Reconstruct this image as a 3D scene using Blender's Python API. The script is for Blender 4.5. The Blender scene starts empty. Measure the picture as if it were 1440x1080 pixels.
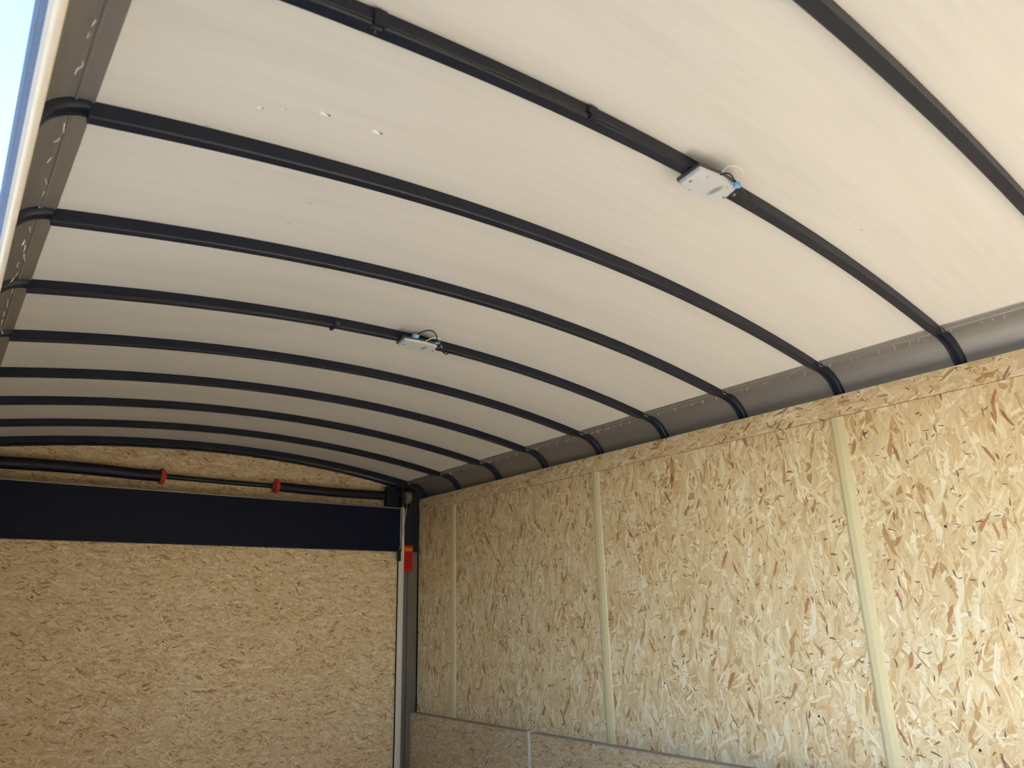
import bpy, bmesh, math, random
from mathutils import Vector, Matrix
random.seed(7)
S = bpy.context.scene
COL = S.collection
H = 1.35                      # camera height above the trailer floor

# ------------------------------------------------------------------ camera
YAW, PITCH, ROLL, FPX = 0.682672, 0.306961, -0.026823, 1008.49
fw = Vector((math.sin(YAW)*math.cos(PITCH), math.cos(YAW)*math.cos(PITCH), math.sin(PITCH)))
rt = Vector((math.cos(YAW), -math.sin(YAW), 0)); up = rt.cross(fw)
c_, s_ = math.cos(ROLL), math.sin(ROLL)
r2 = c_*rt + s_*up; u2 = -s_*rt + c_*up
cam = bpy.data.cameras.new('camera'); camo = bpy.data.objects.new('camera', cam); COL.objects.link(camo)
M = Matrix((r2, u2, -fw)).transposed().to_4x4(); M.translation = Vector((0, 0, H)); camo.matrix_world = M
cam.sensor_width = 36; cam.lens = FPX/1440*36; cam.clip_start = .01
cam.dof.use_dof = True; cam.dof.focus_distance = 3.0; cam.dof.aperture_fstop = 6.6
S.camera = camo

# ------------------------------------------------------------------ light, exposure
SUN_EL, SUN_AZ = math.radians(33.5), math.radians(-66)      # azimuth clockwise from +y
w = bpy.data.worlds.new('sky'); S.world = w; w.use_nodes = True
nt = w.node_tree; nt.nodes.clear()
sky = nt.nodes.new('ShaderNodeTexSky'); sky.sky_type = 'NISHITA'; sky.sun_disc = False
sky.sun_elevation = SUN_EL; sky.sun_rotation = SUN_AZ; sky.air_density = 1.0; sky.dust_density = 0; sky.ozone_density = 3.5
bg = nt.nodes.new('ShaderNodeBackground'); bg.inputs['Strength'].default_value = .54
wo = nt.nodes.new('ShaderNodeOutputWorld')
nt.links.new(sky.outputs[0], bg.inputs[0]); nt.links.new(bg.outputs[0], wo.inputs[0])
sl = bpy.data.lights.new('sun', 'SUN'); sl.energy = 25; sl.angle = .0093; sl.color = (1, .985, .97)
so = bpy.data.objects.new('sun', sl); COL.objects.link(so)
sd = Vector((math.sin(SUN_AZ)*math.cos(SUN_EL), math.cos(SUN_AZ)*math.cos(SUN_EL), math.sin(SUN_EL)))
so.rotation_euler = sd.to_track_quat('Z', 'Y').to_euler(); so.location = (-8, 0, 9)
S.view_settings.view_transform = 'Standard'; S.view_settings.look = 'None'
S.view_settings.gamma = 1; S.view_settings.exposure = 0.60; S.view_settings.use_curve_mapping = False
S.cycles.use_denoising = True
S.cycles.max_bounces = 10; S.cycles.diffuse_bounces = 6

# ------------------------------------------------------------------ node helpers
class NG:
    def __init__(s, name):
        s.m = bpy.data.materials.new(name); s.m.use_nodes = True; s.t = s.m.node_tree; s.t.nodes.clear()
        s.o = s.n('ShaderNodeOutputMaterial'); s.b = s.n('ShaderNodeBsdfPrincipled'); s.l(s.b.outputs[0], s.o.inputs[0])
    def n(s, k, **kw):
        x = s.t.nodes.new(k)
        for a, b in kw.items(): setattr(x, a, b)
        return x
    def l(s, a, b): s.t.links.new(a, b)
    def put(s, sock, v):
        if isinstance(v, bpy.types.NodeSocket): s.l(v, sock)
        else: sock.default_value = v
    def math(s, op, a, b=0.0):
        x = s.n('ShaderNodeMath', operation=op); s.put(x.inputs[0], a); s.put(x.inputs[1], b); return x.outputs[0]
    def vmul(s, a, v):
        x = s.n('ShaderNodeVectorMath', operation='MULTIPLY'); s.put(x.inputs[0], a); x.inputs[1].default_value = v; return x.outputs[0]
    def vadd(s, a, b):
        x = s.n('ShaderNodeVectorMath', operation='ADD'); s.put(x.inputs[0], a); s.put(x.inputs[1], b); return x.outputs[0]
    def mix(s, f, a, b, blend='MIX'):
        x = s.n('ShaderNodeMix', data_type='RGBA', blend_type=blend)
        s.put(x.inputs[0], f); s.put(x.inputs[6], a); s.put(x.inputs[7], b); return x.outputs[2]
    def ramp(s, f, stops, interp='LINEAR'):
        x = s.n('ShaderNodeValToRGB'); x.color_ramp.interpolation = interp
        e = x.color_ramp.elements
        while len(e) < len(stops): e.new(.5)
        for i, (p, c) in enumerate(stops): e[i].position = p; e[i].color = (*c, 1) if len(c) == 3 else c
        s.l(f, x.inputs[0]); return x.outputs[0]
    def sep(s, c):
        x = s.n('ShaderNodeSeparateColor'); s.l(c, x.inputs[0]); return x.outputs
    def noise(s, v, scale, detail=2, rough=.5, dim='3D'):
        x = s.n('ShaderNodeTexNoise', noise_dimensions=dim); s.l(v, x.inputs['Vector'])
        x.inputs['Scale'].default_value = scale; x.inputs['Detail'].default_value = detail; x.inputs['Roughness'].default_value = rough
        return x.outputs['Fac'], x.outputs['Color']
    def voro(s, v, feature='F1', rnd=1.0):
        x = s.n('ShaderNodeTexVoronoi', voronoi_dimensions='2D', feature=feature); s.l(v, x.inputs['Vector'])
        x.inputs['Scale'].default_value = 1; x.inputs['Randomness'].default_value = rnd; return x
    def bump(s, h, strength, dist=.01):
        x = s.n('ShaderNodeBump'); x.inputs['Strength'].default_value = strength; x.inputs['Distance'].default_value = dist
        s.l(h, x.inputs['Height']); s.l(x.outputs[0], s.b.inputs['Normal'])
    def pos(s): return s.n('ShaderNodeNewGeometry').outputs['Position']
    def set(s, **kw):
        for k, v in kw.items(): s.put(s.b.inputs[k.replace('_', ' ')], v)
        return s

def plain(name, col, rough=.5, metal=0.0, var=.08, scale=40, **kw):
    g = NG(name); f, _ = g.noise(g.pos(), scale, 3)
    a = tuple(x*(1-var) for x in col) + (1,); b = tuple(min(1, x*(1+var)) for x in col) + (1,)
    g.set(Base_Color=g.mix(f, a, b), Metallic=metal, Roughness=rough)
    for k, v in kw.items(): g.put(g.b.inputs[k.replace('_', ' ')], v)
    return g.m

def rgb(r, g, b):
    f = lambda c: (c/255/12.92) if c/255 <= .04045 else ((c/255+.055)/1.055)**2.4
    return (f(r), f(g), f(b))

# ------------------------------------------------------------------ OSB
def osb(name, plane, main_angle, tone=1.0, size=1.0, contrast=1.0):
    """oriented strand board: overlapping layers of long flakes lying in many directions"""
    g = NG(name)
    sx = g.n('ShaderNodeSeparateXYZ'); g.l(g.pos(), sx.inputs[0])
    cb = g.n('ShaderNodeCombineXYZ')
    g.l(sx.outputs[1 if plane == 'yz' else 0], cb.inputs[0]); g.l(sx.outputs[2], cb.inputs[1])
    oi = g.n('ShaderNodeObjectInfo')
    off = g.math('MULTIPLY', oi.outputs['Random'], 43.0)
    co = g.n('ShaderNodeCombineXYZ'); g.l(off, co.inputs[0]); g.l(off, co.inputs[1])
    base = g.vadd(cb.outputs[0], co.outputs[0])
    _, nc = g.noise(base, 7, 2, .5, '2D')                      # gentle warp so strands bend
    wob = g.n('ShaderNodeVectorMath', operation='SUBTRACT'); g.l(nc, wob.inputs[0]); wob.inputs[1].default_value = (.5, .5, .5)
    base = g.vadd(base, g.vmul(wob.outputs[0], (.045, .045, 0)))
    stops = [(0, rgb(182, 144, 100)), (.05, rgb(205, 173, 128)), (.2, rgb(217, 191, 149)), (.55, rgb(224, 203, 164)), (.8, rgb(231, 214, 178)), (1, rgb(240, 229, 205))]
    fib, _ = g.noise(base, 46, 4, .7, '2D')                     # torn fibres: breaks up every flake edge
    fibc = g.n('ShaderNodeVectorMath', operation='SUBTRACT'); fx, fc = g.noise(base, 70, 3, .65, '2D'); g.l(fc, fibc.inputs[0]); fibc.inputs[1].default_value = (.5, .5, .5)
    base = g.vadd(base, g.vmul(fibc.outputs[0], (.004, .004, 0)))
    col = None; hgt = None
    #        angle, length, width, coverage
    layers = [(8, .10, .020, 1.0), (-30, .17, .040, .30), (-38, .08, .018, .34), (52, .07, .014, .30), (-12, .12, .026, .42), (78, .06, .011, .18), (24, .08, .017, .34), (-62, .05, .009, .16), (-4, .09, .013, .30), (38, .04, .008, .10), (-25, .035, .007, .10), (14, .045, .006, .10)]
    for i, (a, L, W, cov) in enumerate(layers):
        vr = g.n('ShaderNodeVectorRotate', rotation_type='Z_AXIS'); g.l(base, vr.inputs[0]); vr.inputs['Angle'].default_value = math.radians(main_angle + a)
        p = g.vadd(vr.outputs[0], (i*3.71, i*1.37, 0))
        vo = g.voro(g.vmul(p, (1/(L*size), 1/(W*size), 0))); ch = g.sep(vo.outputs['Color'])
        grain, _ = g.noise(g.vmul(p, (10/size, 170/size, 0)), 1, 3, .65, '2D')
        c = g.ramp(ch[1], stops)
        k = g.math('MULTIPLY_ADD', grain, .5*contrast); k.node.inputs[2].default_value = 1 - .27*contrast
        c = g.mix(1.0, c, k, 'MULTIPLY')
        if i in (1, 2, 4, 6):
            lim = g.n('ShaderNodeMapRange'); g.l(g.voro(g.vmul(p, (1/(L*size), 1/(W*size), 0)), 'DISTANCE_TO_EDGE').outputs['Distance'], lim.inputs[0])
            lim.inputs[2].default_value = .05; lim.inputs[3].default_value = 1 - .16*contrast; lim.inputs[4].default_value = 1
            c = g.mix(1.0, c, lim.outputs[0], 'MULTIPLY')
        if col is None: col, hgt = c, ch[1]
        else:
            msk = g.math('LESS_THAN', ch[0], cov)
            col = g.mix(msk, col, c)
            hm = g.n('ShaderNodeMix', data_type='FLOAT'); g.l(msk, hm.inputs[0]); g.l(hgt, hm.inputs[2]); g.l(ch[1], hm.inputs[3]); hgt = hm.outputs[0]
    # torn fibre streaks and small gaps, gathered in patches
    patch, _ = g.noise(base, 11, 3, .6, '2D')
    for a, sc1, sc2, lo, hi, cc, amt in ((4, 20, 150, .66, .74, (150, 100, 58), .75), (-40, 24, 170, .68, .76, (160, 108, 66), .7), (60, 24, 170, .69, .77, (132, 88, 54), .7)):
        vr = g.n('ShaderNodeVectorRotate', rotation_type='Z_AXIS'); g.l(base, vr.inputs[0]); vr.inputs['Angle'].default_value = math.radians(main_angle + a)
        nz, _ = g.noise(g.vmul(vr.outputs[0], (sc1/size, sc2/size, 0)), 1, 3, .7, '2D')
        nz = g.math('ADD', nz, g.math('MULTIPLY_ADD', patch, .22)); nz.node.inputs[1].links[0].from_node.inputs[2].default_value = -.11
        mr = g.n('ShaderNodeMapRange'); g.l(nz, mr.inputs[0]); mr.inputs[1].default_value = lo; mr.inputs[2].default_value = hi
        col = g.mix(g.math('MULTIPLY', mr.outputs[0], amt*contrast), col, (*rgb(*cc), 1))
    # bark slivers
    for a, L, W, th, cc, lim in ((15, .034, .0065, .966, (88, 56, 34), .34), (-50, .022, .006, .976, (104, 66, 40), .34), (85, .030, .005, .984, (74, 52, 40), .32), (-15, .06, .013, .978, (168, 112, 74), .45), (30, .07, .012, .982, (150, 92, 62), .45)):
        vr = g.n('ShaderNodeVectorRotate', rotation_type='Z_AXIS'); g.l(base, vr.inputs[0]); vr.inputs['Angle'].default_value = math.radians(main_angle + a)
        vo = g.voro(g.vmul(vr.outputs[0], (1/(L*size), 1/(W*size), 0))); ch = g.sep(vo.outputs['Color'])
        near = g.math('LESS_THAN', vo.outputs['Distance'], g.math('MULTIPLY', g.math('SUBTRACT', g.math('MULTIPLY', patch, 2.6), .45), lim))
        msk = g.math('MULTIPLY', g.math('GREATER_THAN', ch[2], th), near)
        col = g.mix(g.math('MULTIPLY', msk, .8), col, (*rgb(*cc), 1))
    big, _ = g.noise(base, 3.0, 3, .6, '2D')                    # broad blotches of the board
    col = g.mix(g.math('MULTIPLY', big, .3), col, (*rgb(222, 190, 150), 1), 'MULTIPLY')
    tn = g.mix(1.0, col, (tone, tone, tone, 1), 'MULTIPLY')
    g.set(Base_Color=tn, Roughness=.62); g.b.inputs['Specular IOR Level'].default_value = .3
    g.bump(hgt, .25, .002)
    return g.m

OSB_R = osb('osb_wall', 'yz', 82, 1.0, 1.15, .9)
OSB_T = osb('osb_wall_rail', 'yz', 12)
OSB_K = osb('osb_kick', 'yz', 10, .84, .6)
OSB_E = osb('osb_ramp', 'xz', 4, 1.06, .62, 1.0)

# ------------------------------------------------------------------ other materials
def ceiling_mat():
    g = NG('roof_liner'); p = g.pos()
    st, _ = g.noise(g.vmul(p, (3.0, 70, 1)), 1, 4, .6)           # rolling streaks across the sheet
    st2, _ = g.noise(g.vmul(p, (1.2, 9, 1)), 1, 3, .55)
    fine, _ = g.noise(p, 900, 1)
    f = g.math('ADD', g.math('MULTIPLY', st, .45), g.math('MULTIPLY', st2, .55))
    c = g.ramp(f, [(.3, rgb(209, 206, 198)), (.5, rgb(217, 213, 206)), (.7, rgb(222, 218, 211))])
    c = g.mix(g.math('MULTIPLY', fine, .08), c, (.55, .53, .5, 1))
    sp = g.n('ShaderNodeTexVoronoi', voronoi_dimensions='3D'); g.l(g.vmul(p, (11, 26, 1)), sp.inputs['Vector']); sp.inputs['Scale'].default_value = 1
    ch = g.sep(sp.outputs['Color'])
    m = g.math('MULTIPLY', g.math('GREATER_THAN', ch[0], .93), g.math('LESS_THAN', sp.outputs['Distance'], .075))
    c = g.mix(g.math('MULTIPLY', m, .35), c, (.25, .22, .18, 1))
    g.set(Base_Color=c, Roughness=.55); g.b.inputs['Specular IOR Level'].default_value = .25
    return g.m
def brushed(name, c0, c1, rough, metal):
    g = NG(name); p = g.pos()
    a, _ = g.noise(g.vmul(p, (60, 1.2, 60)), 1, 4, .65)
    b, _ = g.noise(p, 7, 3)
    f = g.math('ADD', g.math('MULTIPLY', a, .7), g.math('MULTIPLY', b, .3))
    g.set(Base_Color=g.mix(f, (*c0, 1), (*c1, 1)), Metallic=metal, Roughness=rough)
    g.bump(a, .12, .002)
    return g.m
def black_paint(name, base, rough, spec=.36):
    g = NG(name); f, _ = g.noise(g.pos(), 25, 4)
    g.set(Base_Color=g.mix(f, (*[x*.8 for x in base], 1), (*[x*1.25 for x in base], 1)), Roughness=g.math('MULTIPLY_ADD', f, .12))
    g.b.inputs['Roughness'].links[0].from_node.inputs[2].default_value = rough - .06
    g.b.inputs['Specular IOR Level'].default_value = spec
    f2, _ = g.noise(g.pos(), 260, 2); g.bump(f2, .08, .001)
    return g.m
ROOF = ceiling_mat()
BLACK = black_paint('black_frame_paint', (.008, .012, .025), .42, .34)  # black paint; blue tint in the colour imitates bluish haze
HAZED_BLACK = black_paint('black_header_paint', (.004, .008, .024), .5, .18)  # black header; its blue tint paints in the same haze
COVE = brushed('mill_aluminium', (.27, .26, .25), (.40, .385, .37), .55, .8)
COVE_D = brushed('mill_aluminium_flange', (.34, .33, .31), (.46, .44, .42), .45, .8)
POST = brushed('galvanised_post', (.20, .19, .18), (.28, .27, .25), .45, .8)
BRIGHT = brushed('bright_aluminium', (.72, .70, .66), (.82, .80, .77), .38, .35)
BATTEN = plain('cream_joint_strip', rgb(206, 192, 152), .5, var=.05)
WHITE_STRIP = plain('white_joint_strip', rgb(222, 216, 202), .45, var=.04)
TAPE = plain('grey_ledge_sealant', rgb(158, 146, 130), .6, var=.15, scale=14)
SEAL = plain('cream_bulb_seal', rgb(238, 226, 206), .45, var=.04)
FRAME_W = plain('white_door_frame', rgb(232, 234, 238), .35, var=.03)
FRAME_B = plain('sky_tinted_aluminium', rgb(150, 175, 215), .3, .6, var=.05)  # blue reflection of the sky put into the aluminium's base colour
LENS = plain('frosted_lens', rgb(200, 203, 206), .28, var=.05, scale=60)
LAMP_BASE = plain('lamp_base_plastic', rgb(70, 68, 66), .4)
LED = NG('shaded_led_bar')                                   # led strip showing softly through the frosted lens
_t = LED.n('ShaderNodeTexCoord'); _v = LED.n('ShaderNodeVectorMath', operation='SUBTRACT'); LED.l(_t.outputs['Generated'], _v.inputs[0]); _v.inputs[1].default_value = (.5, .5, .5)
_n = LED.n('ShaderNodeVectorMath', operation='LENGTH'); LED.l(LED.vmul(_v.outputs[0], (1, 1, 0)), _n.inputs[0])
LED.set(Base_Color=LED.ramp(_n.outputs['Value'], [(0, rgb(128, 124, 120)), (.25, rgb(150, 148, 146)), (.48, rgb(200, 203, 206))]), Roughness=.3); LED = LED.m
CHROME = plain('screw_steel', (.40, .39, .38), .3, .7)
WIRE_K = plain('black_wire', (.004, .004, .005), .5)
WIRE_W = plain('white_wire', rgb(228, 220, 205), .4)
BLUE = plain('blue_connector', rgb(120, 180, 232), .35)
RED = plain('red_plastic', rgb(190, 62, 50), .45)
STICK = plain('red_label_print', rgb(196, 26, 14), .4, var=.05)
STICK_T = plain('amber_label_print', rgb(206, 120, 30), .4)
STICK_D = plain('dark_label_print', rgb(110, 8, 6), .4)
TUBE = black_paint('black_spring_sleeve', (.010, .012, .022), .5)
PULLEY = plain('grey_pulley', rgb(150, 144, 128), .4, .3)
CHIP_SHADE = plain('painted_chip_shade', rgb(128, 118, 106), .5)  # grey for the shadow painted beside each paint chip
CHIP = plain('loose_paint_chip', rgb(250, 248, 244), .6)
GAP = plain('black_rubber_seal', (.008, .008, .009), .6)
FLOOR = NG('plywood_floor'); _f, _ = FLOOR.noise(FLOOR.vmul(FLOOR.pos(), (60, 4, 1)), 1, 4); FLOOR.set(Base_Color=FLOOR.mix(_f, (*rgb(190, 185, 175), 1), (*rgb(216, 212, 202), 1)), Roughness=.7)
GROUND = NG('dark_asphalt'); _f, _ = GROUND.noise(GROUND.pos(), 30, 5, .7); GROUND.set(Base_Color=GROUND.mix(_f, (*rgb(58, 60, 60), 1), (*rgb(86, 88, 86), 1)), Roughness=.9)

# ------------------------------------------------------------------ mesh helpers
def obj(name, bm, mat, parent=None, smooth=False, **props):
    bmesh.ops.recalc_face_normals(bm, faces=bm.faces)
    me = bpy.data.meshes.new(name); bm.to_mesh(me); bm.free(); me.materials.append(mat)
    if smooth:
        for p in me.polygons: p.use_smooth = True
        try: me.set_sharp_from_angle(angle=math.radians(35))
        except Exception: pass
    o = bpy.data.objects.new(name, me); COL.objects.link(o)
    if parent: o.parent = parent; o.matrix_parent_inverse = Matrix.Translation(-parent.location)
    for k, v in props.items(): o[k] = v
    return o
def thing(name, loc, label, cat, group=None):
    o = bpy.data.objects.new(name, None); COL.objects.link(o); o.location = loc; o.empty_display_size = .05
    o['label'] = label; o['category'] = cat
    if group: o['group'] = group
    return o
def box(x0, x1, y0, y1, z0, z1, bev=0, bm=None):
    bm = bm or bmesh.new()
    vs = bmesh.ops.create_cube(bm, size=1)['verts']
    for v in vs: v.co = Vector((x0+(v.co.x+.5)*(x1-x0), y0+(v.co.y+.5)*(y1-y0), z0+(v.co.z+.5)*(z1-z0)))
    if bev:
        es = {e for v in vs for e in v.link_edges}
        bmesh.ops.bevel(bm, geom=list(es), offset=bev, segments=2, affect='EDGES', profile=.6)
    return bm
def tube(pts, r, seg=8, bm=None, cap=True):
    bm = bm or bmesh.new(); pts = [Vector(p) for p in pts]; rings = []
    rr = r if isinstance(r, (list, tuple)) else [r]*len(pts)
    prev = None
    for i, p in enumerate(pts):
        t = (pts[min(i+1, len(pts)-1)] - pts[max(i-1, 0)]).normalized()
        n = prev - t*prev.dot(t) if prev else (Vector((0, 0, 1)) if abs(t.z) < .9 else Vector((1, 0, 0))).cross(t)
        if n.length < 1e-6: n = t.orthogonal()
        n.normalize(); b = t.cross(n); prev = n
        rings.append([bm.verts.new(p + rr[i]*(math.cos(2*math.pi*k/seg)*n + math.sin(2*math.pi*k/seg)*b)) for k in range(seg)])
    for a, b in zip(rings, rings[1:]):
        for k in range(seg): bm.faces.new((a[k], a[(k+1) % seg], b[(k+1) % seg], b[k]))
    if cap: bm.faces.new(rings[0]); bm.faces.new(rings[-1])
    return bm
def spline(ctrl, n=8):
    P = [Vector(p) for p in ctrl]; P = [2*P[0]-P[1]] + P + [2*P[-1]-P[-2]]; out = []
    for i in range(1, len(P)-2):
        for k in range(n):
            t = k/n; a, b, c, d = P[i-1], P[i], P[i+1], P[i+2]
            out.append(.5*((2*b) + (c-a)*t + (2*a-5*b+4*c-d)*t*t + (3*b-a-3*c+d)*t**3))
    out.append(P[-2]); return out
def sweep(path, prof, bm=None, scales=None):
    """path: list of (x,z) in the cross plane; prof(i): list of (y, depth) with depth measured inward (to the room)"""
    bm = bm or bmesh.new(); rings = []
    for i, (x, z) in enumerate(path):
        a = path[max(i-1, 0)]; b = path[min(i+1, len(path)-1)]
        tx, tz = b[0]-a[0], b[1]-a[1]; L = math.hypot(tx, tz); tx /= L; tz /= L
        nx, nz = tz, -tx                                     # right-hand side of travel = inward for left-to-right travel
        rings.append([bm.verts.new((x+nx*d, y, z+nz*d)) for y, d in prof(i)])
    m = len(rings[0])
    for a, b in zip(rings, rings[1:]):
        for k in range(m): bm.faces.new((a[k], a[(k+1) % m], b[(k+1) % m], b[k]))
    bm.faces.new(rings[0]); bm.faces.new(rings[-1]); return bm
def lathe_x(prof, x0, y0, z0, seg=20, bm=None):
    """prof: list of (dx, r) turned about the x axis through (y0,z0)"""
    bm = bm or bmesh.new(); rings = []
    for dx, r in prof: rings.append([bm.verts.new((x0+dx, y0+r*math.cos(2*math.pi*k/seg), z0+r*math.sin(2*math.pi*k/seg))) for k in range(seg)])
    for a, b in zip(rings, rings[1:]):
        for k in range(seg): bm.faces.new((a[k], a[(k+1) % seg], b[(k+1) % seg], b[k]))
    bm.faces.new(rings[0]); bm.faces.new(rings[-1]); return bm

# ------------------------------------------------------------------ room dimensions (metres)
XL, XR = .0245, 2.498            # inner faces of left frame and right boards
SL, SR = .084, 2.3755            # roof seams
ZS, HR = .8164 + H, .1047        # seam height, roof rise
ZT, ZK = .7187 + H, -.5639 + H   # top of boards, top of kick boards
YE = 4.071                       # end of the right wall boards
YF = -3.2                        # front wall
BW, BD = .0262, .0300            # roof bow width, depth
OY0, OY1 = -2.0, 1.95           # side door opening
ZD = .70 + H                     # underside of door header
def roofz(x):
    t = (x-(SL+SR)/2)/((SR-SL)/2); return ZS + HR*(1-t*t)
def bez(p0, p1, p2, p3, n=14):
    return [((1-t)**3*p0[0]+3*(1-t)**2*t*p1[0]+3*(1-t)*t*t*p2[0]+t**3*p3[0], (1-t)**3*p0[1]+3*(1-t)**2*t*p1[1]+3*(1-t)*t*t*p2[1]+t**3*p3[1]) for t in [i/n for i in range(n+1)]]
COVE_R = bez((SR, ZS), (2.455, ZS-.012), (2.541, ZS-.03), (2.545, ZS-.22))
COVE_L = list(reversed(bez((SL, ZS), (.052, ZS-.010), (.020, ZS-.025), (.010, ZS-.085))))

# ------------------------------------------------------------------ the setting
def sheet(path, y0, y1, t, ny=1):                             # thin curved sheet, thickness outward (up)
    bm = bmesh.new(); n = len(path)
    nor = []
    for i in range(n):
        a = path[max(i-1, 0)]; b = path[min(i+1, n-1)]; tx, tz = b[0]-a[0], b[1]-a[1]; L = math.hypot(tx, tz); nor.append((-tz/L, tx/L))
    g = [[[bm.verts.new((path[i][0]+nor[i][0]*d, y, path[i][1]+nor[i][1]*d)) for i in range(n)] for d in (0, t)] for y in (y0, y1)]
    for i in range(n-1):
        bm.faces.new((g[0][0][i], g[0][0][i+1], g[1][0][i+1], g[1][0][i])); bm.faces.new((g[0][1][i], g[0][1][i+1], g[1][1][i+1], g[1][1][i]))
        for k in (0, 1): bm.faces.new((g[k][0][i], g[k][0][i+1], g[k][1][i+1], g[k][1][i]))
    for i in (0, n-1): bm.faces.new((g[0][0][i], g[1][0][i], g[1][1][i], g[0][1][i]))
    return bm
ROOFPATH = [(SL+(SR-SL)*i/40, roofz(SL+(SR-SL)*i/40)) for i in range(41)]
ceiling = obj('ceiling', sheet(ROOFPATH, YF, 4.20, .004), ROOF, smooth=True, kind='structure')
cove_r = obj('trim_1', sheet(COVE_R, YF, 4.20, .004), COVE, smooth=True, kind='structure')
cove_l = obj('trim_2', sheet(COVE_L, YF, 4.20, .004), COVE, smooth=True, kind='structure')
# seam flanges: a stepped strip where the roof sheet laps the cove
def flange(side):
    d = (lambda dx: SR+dx) if side > 0 else (lambda dx: SL-dx)
    def zz(dx): return ZS - dx*.18
    prof = [(-.012, .0005), (-.011, .004), (.012, .004), (.0135, .0075), (.016, .0075), (.0175, .0045), (.034, .0045), (.035, .0005)]
    bm = bmesh.new(); rings = [[bm.verts.new((d(a), y, zz(a)-b)) for a, b in prof] for y in (YF, 4.19)]
    m = len(prof)
    for k in range(m-1): bm.faces.new((rings[0][k], rings[0][k+1], rings[1][k+1], rings[1][k]))
    bm.faces.new((rings[0][m-1], rings[0][0], rings[1][0], rings[1][m-1])); bm.faces.new(rings[0]); bm.faces.new(rings[1])
    return bm
obj('seam_flange', flange(1), COVE_D, cove_r); obj('seam_flange', flange(-1), COVE_D, cove_l)
tip_bm = tube([(0, 0, .001), (0, .001, -.008), (.003, .002, -.015)], [.0016, .0014, .0008], 6)
tip_me = bpy.data.meshes.new('screw_tip'); tip_bm.to_mesh(tip_me); tip_bm.free(); tip_me.materials.append(BRIGHT)
for par, xs in ((cove_r, SR+.022), (cove_l, SL-.022)):
    y = .45
    while y < 4.0:
        o = bpy.data.objects.new('screw_tip', tip_me); COL.objects.link(o); o.parent = par
        o.location = (xs+random.uniform(-.004, .004), y, ZS-.0085+random.uniform(0, .001)); o.rotation_euler = (random.uniform(-.4, .4), random.uniform(-.4, .4), random.uniform(0, 6.28))
        y += random.choice((.014, .03, .05, .07, .085))
# right wall: outer skin, boards, strips
wall_r = obj('wall_right', box(2.549, 2.58, YF, 4.2, -.02, ZS-.02), POST, kind='structure')
SEAMZ = lambda y: ZT - .079
BY = [1.217, 2.4462, 3.676]
def board(x0, x1, y0, y1, z0, z1, mat, par, name='osb_panel'): return obj(name, box(x0, x1, y0, y1, z0, z1, .0012), mat, par)
for a, b in zip([YF]+BY, BY+[YE]): board(XR, XR+.012, a+.0012, b-.0012, ZK-.75, ZT-.080, OSB_R, wall_r)
for a, b in ((YF, 1.60), (1.6015, YE)): board(XR-.0025, XR+.012, a, b, ZT-.0785, ZT, OSB_T, wall_r, 'osb_top_rail')
for y in BY:                                                  # cream strips over the joints: flat face with two sloped sides
    hw = .026; bm = bmesh.new()
    prof = [(-hw, .0005), (-hw+.004, .005), (-.004, .0095), (hw-.012, .0095), (hw-.003, .005), (hw, .0005)]
    top, bot = ZT-.081, ZK
    R = [[bm.verts.new((XR-d, y+a, z)) for a, d in prof] for z in (top, bot)]
    for k in range(len(prof)-1): bm.faces.new((R[0][k], R[0][k+1], R[1][k+1], R[1][k]))
    bm.faces.new((R[0][-1], R[0][0], R[1][0], R[1][-1])); bm.faces.new(R[0]); bm.faces.new(R[1])
    obj('joint_strip', bm, BATTEN, wall_r)
KX = XR-.040
for a, b in ((YF, .52), (.5225, 2.9635), (2.9665, YE+.02)): board(KX, XR-.001, a, b, .0, ZK-.003, OSB_K, wall_r, 'kick_panel')
obj('ledge_cap', box(KX-.001, XR-.0005, YF, YE+.02, ZK-.0045, ZK, .001), TAPE, wall_r)
bm = box(KX-.0045, KX-.0005, 2.957, 2.973, .0, ZK+.0015, .001); box(KX-.0045, XR-.002, 2.957, 2.973, ZK, ZK+.004, .001, bm)
obj('kick_joint_strip', bm, WHITE_STRIP, wall_r)
screw_bm = bmesh.new(); bmesh.ops.create_uvsphere(screw_bm, u_segments=10, v_segments=6, radius=1)
SPH = bpy.data.meshes.new('screw'); screw_bm.to_mesh(SPH); screw_bm.free()
for p in SPH.polygons: p.use_smooth = True
SPH.materials.append(CHROME)
SPK = SPH.copy(); SPK.materials.clear(); SPK.materials.append(GAP)
def dot(par, loc, r, flat=(1, 1, 1), name='screw', me=None):
    o = bpy.data.objects.new(name, me or SPH); COL.objects.link(o); o.parent = par; o.matrix_parent_inverse = Matrix.Translation(-par.location)
    o.location = loc; o.scale = [r*f for f in flat]; return o
for y, z in ((.93, .22), (.96, -.42), (1.45, -.37), (2.02, .50), (2.12, -.30), (2.86, .40), (3.30, .36), (2.10, -.12), (3.96, .3)): dot(wall_r, (XR-.001, y, z+H), .0042, (.5, 1, 1), 'screw', SPK)
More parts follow.
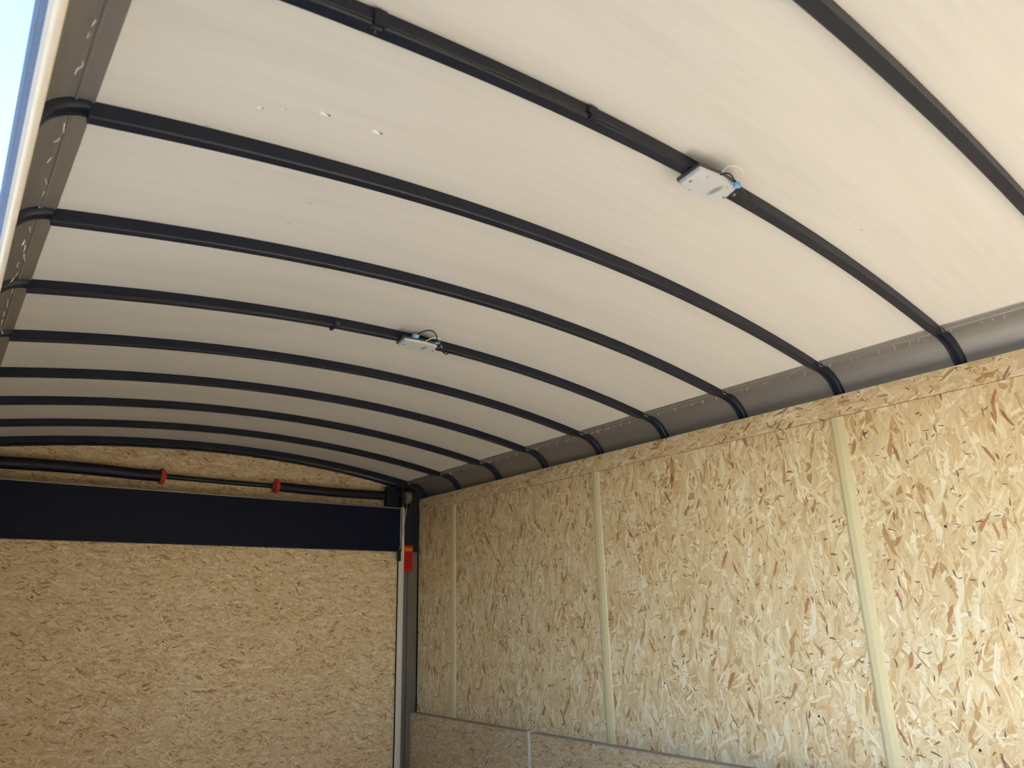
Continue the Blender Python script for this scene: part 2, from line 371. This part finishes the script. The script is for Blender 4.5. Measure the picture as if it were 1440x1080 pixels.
# end wall, ramp door
wall_e = obj('wall_back', box(-.0, 2.56, 4.20, 4.23, -.05, 2.40), POST, kind='structure')
bm = bmesh.new()
pts = [(SL-.02, ZS-.2)] + [(x, roofz(x)-.012) for x in [SL+(SR-SL)*i/24 for i in range(25)]] + [(2.46, ZS-.2)]
a = [bm.verts.new((x, 4.16, z)) for x, z in pts]; b = [bm.verts.new((x, 4.172, z)) for x, z in pts]
for k in range(len(pts)): bm.faces.new((a[k], a[(k+1) % len(pts)], b[(k+1) % len(pts)], b[k]))
bm.faces.new(a); bm.faces.new(b); obj('osb_upper_panel', bm, OSB_E, wall_e)
obj('edge_angle', sweep([(x, roofz(x)-.006) for x in [SL+(SR-SL)*i/40 for i in range(41)]], lambda i: [(4.138, .007), (4.138, .0145), (4.159, .0145), (4.159, .007)]), BLACK, wall_e)
ramp = obj('door_1', box(.03, 2.372, 4.112, 4.19, -.02, .66+H-.24), POST, kind='structure')
obj('osb_ramp_panel', box(.03, 2.357, 4.098, 4.1105, .0, .44+H, .001), OSB_E, ramp)
obj('edge_seal', box(2.3573, 2.372, 4.100, 4.1110, .0, .44+H, .002), GAP, ramp)
for x, z in ((.43, .12), (1.02, -.1), (1.62, .05), (2.2, -.2), (.9, .36), (1.75, .35), (.25, -.4)): dot(ramp, (x, 4.0975, z+H), .0045, (1, .5, 1), 'screw', SPK)
# left wall with the wide side door opening, front wall, floor, ground
wall_l = obj('wall_left', box(-.008, XL, OY1+.04, 4.2, -.02, ZD+.06), POST, kind='structure')
obj('sun_block_sill', box(-.008, XL-.004, OY0-.04, OY1+.04, -.02, .95), POST, wall_l)  # unseen low wall, added so sunlight lands towards the right side
obj('front_segment', box(-.008, XL, YF, OY0-.04, -.02, ZD+.06), POST, wall_l)
wall_f = obj('wall_front', box(-.008, 2.58, YF-.04, YF, -.02, 2.40), OSB_E, kind='structure')
obj('floor', box(-.008, 2.58, YF, 4.23, -.06, -.02), FLOOR.m, kind='structure')
obj('ground', box(-40, 40, -40, 40, -.62, -.55), GROUND.m, kind='structure')
# side door frame seen from below at the left edge (it drifts inward a little towards the far end)
frame = obj('door_2', box(.0062, XL-.004, OY0-.04, OY0, -.02, ZD), FRAME_W, kind='structure')
def rail(x0, x1, z0, z1, bev=0):
    bm = bmesh.new(); k = .012
    f = lambda y: (y-.84)*k
    q = [[bm.verts.new((x+f(y), y, z)) for x, z in ((x0, z0), (x1, z0), (x1, z1), (x0, z1))] for y in (OY0-.04, OY1+.04)]
    for i in range(4): bm.faces.new((q[0][i], q[0][(i+1) % 4], q[1][(i+1) % 4], q[1][i]))
    bm.faces.new(q[0]); bm.faces.new(q[1]); return bm
obj('frame_jamb', box(-.008, XL-.004, OY1, OY1+.04, -.02, ZD), FRAME_W, frame)
obj('outer_edge_rail', rail(-.0078, -.003, ZD, ZD+.05), FRAME_B, frame)
obj('outer_groove', rail(-.003, .0052, ZD+.004, ZD+.05), FRAME_B, frame)
obj('header_rail', rail(.0052, .0125, ZD+.0005, ZD+.05), FRAME_W, frame)
K = .012
obj('bulb_seal', tube([(.0167+(y-.84)*K, y, ZD+.004) for y in (OY0, .4, .84, 1.2, 1.5, OY1)], .0072, 12), SEAL, frame, smooth=True)
obj('seal_clip', box(.020, .030, 1.40, 1.445, ZD-.004, ZD+.012, .003), SEAL, frame, smooth=True)
obj('outer_skin', box(-.012, -.0085, YF, OY0, -.05, 2.25), FRAME_W, wall_l)
obj('outer_skin', box(-.012, -.0085, OY1, 4.2, -.05, 2.25), FRAME_W, wall_l)

# ------------------------------------------------------------------ roof bows
def bow_prof(w, d, c=.0028): return [(-w/2, -.0), (-w/2, d-c), (-w/2+c, d), (w/2-c, d), (w/2, d-c), (w/2, 0)]
BOW_Y = {k: .7916 + .4064*k for k in range(-2, 8)}; BOW_Y[8] = 4.016
BOW_LABEL = {
 -2: None,
 -1: 'nearest black roof bow, crossing the top right corner of the ceiling',
 0: 'black roof bow carrying the nearer, larger-looking dome light',
 1: 'bare black roof bow just beyond the nearer dome light',
 2: 'second bare black roof bow beyond the nearer dome light',
 3: 'black roof bow carrying the farther dome light',
 4: 'bare black roof bow just beyond the farther dome light',
 5: 'second black roof bow beyond the farther dome light',
 6: 'third black roof bow beyond the farther dome light',
 7: 'last but one black roof bow before the rear header',
 8: 'last black roof bow, right above the rear torsion spring'}
def cross_path():
    n = 44; x0, x1 = SL+.002, SR-.002
    return [(x0+(x1-x0)*i/n, roofz(x0+(x1-x0)*i/n)-.0008) for i in range(n+1)]
CP = cross_path()
def crossbar_bm():
    def prof(i):
        e = min(i, len(CP)-1-i); k = {0: .8, 1: 1.0}.get(len(CP)-1-i, 1.0)
        return bow_prof(BW*(1 if e > 0 else .94), BD*k)
    return sweep(CP, prof)
def elbow_prof(i, d=.019):                                   # formed channel with two pressed grooves along its inner face
    w, g = .035, .0035
    return [(-w/2, 0), (-w/2+.002, d-.004), (-w/2+.006, d), (-.0052, d), (-.0036, d-g), (-.0016, d-g), (-.0004, d), (.0014, d), (.003, d-g), (.005, d-g), (.0062, d), (w/2-.002, d), (w/2, d-.003), (w/2, 0)]
def sub(path, a, b, off):
    out = []
    for i in range(a, b): out.append(path[i])
    return out
crossbar0 = elbow_r0 = None
for k in sorted(BOW_Y):
    if k == -2: continue
    y = BOW_Y[k]
    t = thing('roof_bow', ((SL+SR)/2, y, roofz((SL+SR)/2)), BOW_LABEL[k], 'roof bow', 'black roof bows across the ceiling')
    def shifted(bm):
        for v in bm.verts: v.co.y += y
        return bm
    obj('crossbar', shifted(crossbar_bm()), BLACK, t, smooth=True)
    pr = [(SR-.006, ZS-.001)] + COVE_R[1:-2]
    obj('elbow', shifted(sweep(pr, elbow_prof)), BLACK, t, smooth=True)
    pl = COVE_L[1:-1] + [(SL+.006, ZS-.001)]
    obj('elbow', shifted(sweep(pl, lambda i: elbow_prof(i, .014))), BLACK, t, smooth=True)
    for sx in (1,):                                       # small grey splice plate pressed over each joint, on the near side
        xs = SR if sx > 0 else SL
        b = bmesh.new()
        box(xs-.008, xs+.013, y-BW/2-.003, y-BW/2-.0003, ZS-.017, ZS-.002, .0012, b)
        obj('splice_plate', b, COVE_D, t)

# ------------------------------------------------------------------ dome lights
def dome_light(name_label, y0, variant):
    zb = roofz(1.21)-BD-.001                                 # underside of the bow
    dy = y0 - (.010 if variant else 0)
    t = thing('dome_light', (1.21, dy, zb), name_label, 'light', 'dome lights under the roof bows')
    out = [(1.143, .027), (1.133, -.040), (1.20, -.0475), (1.258, -.046), (1.273, -.036), (1.283, -.006), (1.286, .008), (1.280, .024), (1.262, .033), (1.225, .035), (1.18, .033)]
    def slab(z0, z1, s0, s1):
        bm = bmesh.new(); cx, cy = 1.21, -.006
        a = [bm.verts.new((cx+(x-cx)*s0, dy+cy+(y-cy)*s0, z0)) for x, y in out]; b = [bm.verts.new((cx+(x-cx)*s1, dy+cy+(y-cy)*s1, z1)) for x, y in out]
        n = len(out)
        for i in range(n): bm.faces.new((a[i], a[(i+1) % n], b[(i+1) % n], b[i]))
        bm.faces.new(a); bm.faces.new(b); return bm
    obj('lamp_base', slab(zb, zb-.007, 1.0, 1.0), LAMP_BASE, t)
    bm = slab(zb-.007, zb-.014, .955, .90); bmesh.ops.bevel(bm, geom=list(bm.edges), offset=.0012, segments=2, affect='EDGES')
    obj('lens', bm, LENS, t, smooth=True)
    zl = zb-.0142
    obj('led_bar', box(1.221, 1.243, dy-.034, dy+.022, zl-.0003, zl+.001, .0002), LED, t)
    for x, y, r in ((1.160, .003, .0048), (1.272, -.002, .0048)): dot(t, (x, dy+y, zl), r, (1, 1, .5))
    for x, y in ((1.176, -.028), (1.184, .026), (1.246, -.030)): dot(t, (x, dy+y, zl), .0025, (1, 1, .5), 'rivet')
    w_ = lambda pts, r, m, nm: obj(nm, tube(spline([(x, dy+y, zb+z) for x, y, z in pts], 6), r, 8), m, t, smooth=True)
    if variant == 0:
        w_([(1.203, -.044, -.006), (1.193, -.060, -.005), (1.195, -.077, -.005), (1.216, -.083, -.005), (1.239, -.075, -.005), (1.255, -.056, -.008), (1.250, -.050, -.014)], .0014, WIRE_W, 'white_wire')
        w_([(1.199, -.045, -.008), (1.200, -.060, -.012), (1.216, -.061, -.012), (1.236, -.054, -.014), (1.243, -.052, -.018)], .0016, WIRE_K, 'black_wire')
        w_([(1.252, -.051, -.022), (1.285, -.036, -.024), (1.323, -.024, -.025), (1.350, -.0165, -.025), (1.3585, -.020, -.025), (1.348, -.030, -.025), (1.318, -.043, -.025), (1.285, -.050, -.022)], .0017, WIRE_K, 'black_wire')
        w_([(1.262, -.048, -.022), (1.288, -.043, -.025), (1.302, -.043, -.025), (1.299, -.049, -.024), (1.280, -.052, -.022)], .0016, WIRE_K, 'black_wire')
        bm = box(-.0075, .0075, -.006, .006, -.005, .005, .0012); box(-.004, .004, -.0085, -.0055, -.0035, .0035, .001, bm); box(-.0025, .0025, .0055, .0085, -.003, .003, .0008, bm)
        c = obj('wire_connector', bm, BLUE, t); c.location = Vector((1.2425, .7377, .868+H)) - t.location; c.matrix_parent_inverse = Matrix(); c.rotation_euler = (0, 0, -.9)
    else:
        w_([(1.153, -.082, -.012), (1.152, -.110, -.010), (1.163, -.136, -.008), (1.178, -.144, -.008), (1.198, -.134, -.010), (1.218, -.112, -.012), (1.252, -.072, -.012), (1.285, -.033, -.012), (1.317, -.002, -.012), (1.334, .006, -.012), (1.334, -.006, -.012), (1.320, -.024, -.010)], .0022, WIRE_K, 'black_wire')
        w_([(1.211, -.052, -.010), (1.206, -.078, -.012), (1.213, -.104, -.012), (1.234, -.111, -.012)], .0018, WIRE_W, 'white_wire')
        bm = bmesh.new(); bmesh.ops.create_uvsphere(bm, u_segments=14, v_segments=8, radius=.0125)
        for v in bm.verts: v.co.z *= .6
        c = obj('wire_connector', bm, BLUE, t, smooth=True); c.matrix_parent_inverse = Matrix(); c.location = Vector((1.1528, 1.9175, .878+H)) - t.location
        c = obj('wire_connector', box(-.0035, .0035, -.009, .009, -.003, .003, .0008), BLUE, t); c.matrix_parent_inverse = Matrix(); c.location = Vector((1.247, 1.930, .878+H)) - t.location; c.rotation_euler = (0, 0, .5)
    if variant == 0: dot(t, (1.3005, dy-.0095, zb-.001), .0042, (1, 1, .8), 'mounting_bolt')
    else:
        c = obj('mounting_bolt', box(1.285, 1.297, dy-.026, dy-.010, zb-.0045, zb+.002, .001), CHROME, t)
    return t
dome_light('rectangular dome light with white and black wire loops, on the near roof bow', BOW_Y[0], 0)
dome_light('small far dome light with a round blue wire connector beside it', BOW_Y[3], 1)

# ------------------------------------------------------------------ cables along bows, clips
def bow_cable(k, x0, x1, label):
    n = 26; y = BOW_Y[k]-BW/2-.0022
    pts = [(x0+(x1-x0)*i/n, y+.0006*math.sin(i*1.9), roofz(x0+(x1-x0)*i/n)-BD+.0035+.0008*math.sin(i*1.1)) for i in range(n+1)]
    o = obj('lamp_cable', tube(pts, .0022, 8), WIRE_K, smooth=True); o['label'] = label; o['category'] = 'cable'; o['group'] = 'cables feeding the dome lights'
bow_cable(0, .10, 1.20, 'thin black cable along the edge of the near light roof bow')
bow_cable(3, .10, 1.155, 'thin black cable along the edge of the far light roof bow')
def clip(k, x, label, kind):
    y = BOW_Y[k]; zb = roofz(x)-BD; sl = (roofz(x+.01)-roofz(x-.01))/.02
    t = thing('cable_clip', (x, y, zb), label, 'clip', 'clips holding lamp cables to the roof bows')
    def rot(bm):
        for v in bm.verts: v.co.z += (v.co.x-x)*sl
        return bm
    wd = .010 if kind != 2 else .0075
    b = box(x-wd, x+wd, y-BW/2-.0055, y-BW/2-.0045, zb-.001, zb+BD-.004, .0004)
    box(x-wd, x+wd, y-BW/2-.0055, y-.004, zb-.0022, zb-.0012, .0004, b)
    obj('strap', rot(b), BLACK if kind != 0 else TUBE, t)
    if kind == 0:
        b = bmesh.new()
        for i in range(5):
            a = random.uniform(-.009, .009); c = random.uniform(-.012, -.002)
            tube([(x+a, y+c, zb-.002), (x+a+random.uniform(-.004, .004), y+c+random.uniform(-.004, .004), zb-.006), (x+a+random.uniform(-.006, .006), y+c+random.uniform(-.006, .006), zb-.005)], [.0018, .0014, .0007], 6, b)
        obj('frayed_end', b, LAMP_BASE, t, smooth=True)
    elif kind == 1:
        b = bmesh.new(); v = [b.verts.new(p) for p in ((x-.016, y-BW/2-.0065, zb+.020), (x-.016, y-BW/2-.0065, zb+.008), (x+.004, y-BW/2-.0068, zb+.003), (x+.001, y-BW/2-.0070, zb+.009))]
        f = b.faces.new(v); e = bmesh.ops.extrude_face_region(b, geom=[f])
        for q in e['geom']:
            if isinstance(q, bmesh.types.BMVert): q.co.y += .0012
        obj('torn_flap', rot(b), GAP, t)
    else:
        obj('clip_ear', rot(box(x-.012, x-.002, y-.012, y+.006, zb-.012, zb-.001, .002)), BLACK, t)
        obj('clip_ear', rot(box(x-.003, x+.012, y-BW/2-.010, y-BW/2-.002, zb+.002, zb+.012, .002)), LAMP_BASE, t)
clip(0, .397, 'frayed dark tape clip at the left end of the near light bow', 0)
clip(0, .846, 'torn black tape clip midway along the near light bow', 1)
clip(3, .905, 'small black cable clip on the far light bow', 2)

# ------------------------------------------------------------------ rear header, post, torsion spring
hb = obj('header_beam', box(.03, 2.356, 4.062, 4.098, .3795+H, .652+H, .0025), HAZED_BLACK)
hb['label'] = 'wide black steel header beam above the board-faced ramp door'; hb['category'] = 'beam'
obj('top_lip', box(.03, 2.356, 4.056, 4.0615, .645+H, .6535+H, .0015), POST, hb)
obj('bottom_lip', box(.03, 2.356, 4.0575, 4.0617, .3795+H, .397+H, .0015), HAZED_BLACK, hb)
obj('end_flange', box(2.3565, 2.3665, 4.060, 4.098, .3795+H, .648+H, .001), POST, hb)
for x in (.48, .86, 1.30, 1.63, 1.94, 2.30): dot(hb, (x, 4.056, .652+H), .0035, (1, .6, .6), 'rivet')

post = thing('corner_post', (2.43, 4.10, -.02), 'bright metal rear corner post where ramp door meets the right wall', 'post')
obj('bright_edge', box(2.3515, 2.3835, 4.062, 4.075, -.02, .655+H, .0012), BRIGHT, post)
obj('channel_web', box(2.376, 2.4300, 4.100, 4.112, -.02, .66+H, .001), POST, post)
obj('outer_face', box(2.4305, 2.495, 4.080, 4.112, -.02, .66+H, .001), POST, post)
obj('gusset_plate', box(2.392, 2.4945, 4.070, 4.0785, .378+H, .66+H, .001), TUBE, post)
ms = obj('warning_label', box(2.386, 2.450, 4.0655, 4.067, .256+H, .418+H), STICK, post, label='red warning sticker with an amber heading')
obj('heading_print', box(2.390, 2.446, 4.0648, 4.0654, .383+H, .404+H), STICK_T, ms)
for i in range(7): obj('text_line', box(2.391, 2.391+random.uniform(.042, .054), 4.0648, 4.0654, .366+H-.0150*i, .373+H-.0150*i), STICK_D, ms)

ty, tz = 4.108, .733+H
sp = thing('torsion_spring', (1.25, ty, tz), 'black sleeved torsion spring shaft with red end cones above the header beam', 'spring')
obj('shaft', tube([(.90, ty, tz+.001), (1.24, ty, tz-.002), (1.58, ty, tz-.001)], .0140, 14), BLACK, sp, smooth=True)
lt = [(.03+.895*i/14, ty, tz+.001+.010*math.sin(math.pi*min(1, i/14*1.15))*(1 if i < 13 else .6)-.010*(1-i/14)) for i in range(15)]
obj('spring_sleeve', tube(lt, .0300, 18), TUBE, sp, smooth=True)
rtb = [(1.548+.70*i/10, ty, tz-.002-.006*math.sin(math.pi*i/10)) for i in range(11)]
obj('spring_sleeve', tube(rtb, .0278, 18), TUBE, sp, smooth=True)
for x, f in ((.925, 1), (1.544, -1)):
    b = lathe_x([(-.011*f, .024), (-.011*f, .0395), (.004*f, .0405), (.011*f, .036), (.011*f, .020), (.022*f, .013)], x, ty, tz-.001, 24)
    for k in range(6):
        a = k*math.pi/3+.3; cy, cz = ty+.039*math.cos(a), tz-.001+.039*math.sin(a)
        box(x-.008, x+.008, cy-.006, cy+.006, cz-.006, cz+.006, .0015, b)
    obj('end_cone', b, RED, sp, smooth=True, label='red plastic end cone')
    obj('cone_collar', lathe_x([(.011*f, .0125), (.030*f, .0125)], x, ty, tz-.001, 16), BLACK, sp, smooth=True)
obj('bracket', box(2.262, 2.372, 4.084, 4.120, .662+H, .790+H, .002), BLACK, sp)
obj('bracket_plate', box(2.346, 2.352, 4.040, 4.084, .662+H, .785+H, .001), BLACK, sp)
dot(sp, (2.342, 4.058, .735+H), .004)
pz = .727+H
obj('pulley', lathe_x([(0, .034), (.003, .038), (.006, .034), (.026, .033), (.029, .034), (.031, .039), (.036, .040), (.040, .039), (.042, .036)], 2.386, 4.085, pz, 26), PULLEY, sp, smooth=True)
obj('pulley_plate', box(2.430, 2.4955, 4.086, 4.118, .662+H, .80+H, .002), GAP, sp)
obj('cable_wrap', tube([(2.398, 4.0475, pz-.004), (2.391, 4.0445, pz-.02), (2.387, 4.044, .665+H)], .0026, 8), CHROME, sp, smooth=True)
cab = [(2.387, 4.044, .660+H), (2.384, 4.048, .62+H), (2.376, 4.052, .55+H), (2.358, 4.053, .46+H), (2.340, 4.048, .385+H)]
lc = thing('lift_cable', (2.345, 4.06, .32+H), 'thin steel cable from the grey pulley down to a black anchor', 'cable')
obj('cable', tube(cab, .0024, 8), CHROME, lc, smooth=True)
b = box(2.326, 2.351, 4.042, 4.055, .318+H, .392+H, .003); box(2.331, 2.347, 4.036, 4.0425, .335+H, .375+H, .003, b)
obj('cable_anchor', b, GAP, lc)

# ------------------------------------------------------------------ loose paint chips on the roof sheet
def chip(x, y, s, lab):
    z = roofz(x)
    b = bmesh.new()
    p = [(-.5, .1, 0), (-.15, .45, -.10), (.1, .1, -.22), (.6, .05, -.06), (.2, -.25, -.12), (-.3, -.35, -.05)]
    a = [b.verts.new((x+q[0]*s, y+q[1]*s*.7, z-.0006+q[2]*s)) for q in p]; c = [b.verts.new((x+q[0]*s*.9, y+q[1]*s*.6, z-.0002+q[2]*s*.7)) for q in p]
    for i in range(6): b.faces.new((a[i], a[(i+1) % 6], c[(i+1) % 6], c[i]))
    b.faces.new(a); b.faces.new(c); obj('paint_chip', b, CHIP, ceiling)
    k = box(x+.3*s, x+.8*s, y-.03*s, y+.09*s, z-.0012, z+.001); obj('chip_shade', k, CHIP_SHADE, ceiling)  # dark sliver stands in for the chip's shadow
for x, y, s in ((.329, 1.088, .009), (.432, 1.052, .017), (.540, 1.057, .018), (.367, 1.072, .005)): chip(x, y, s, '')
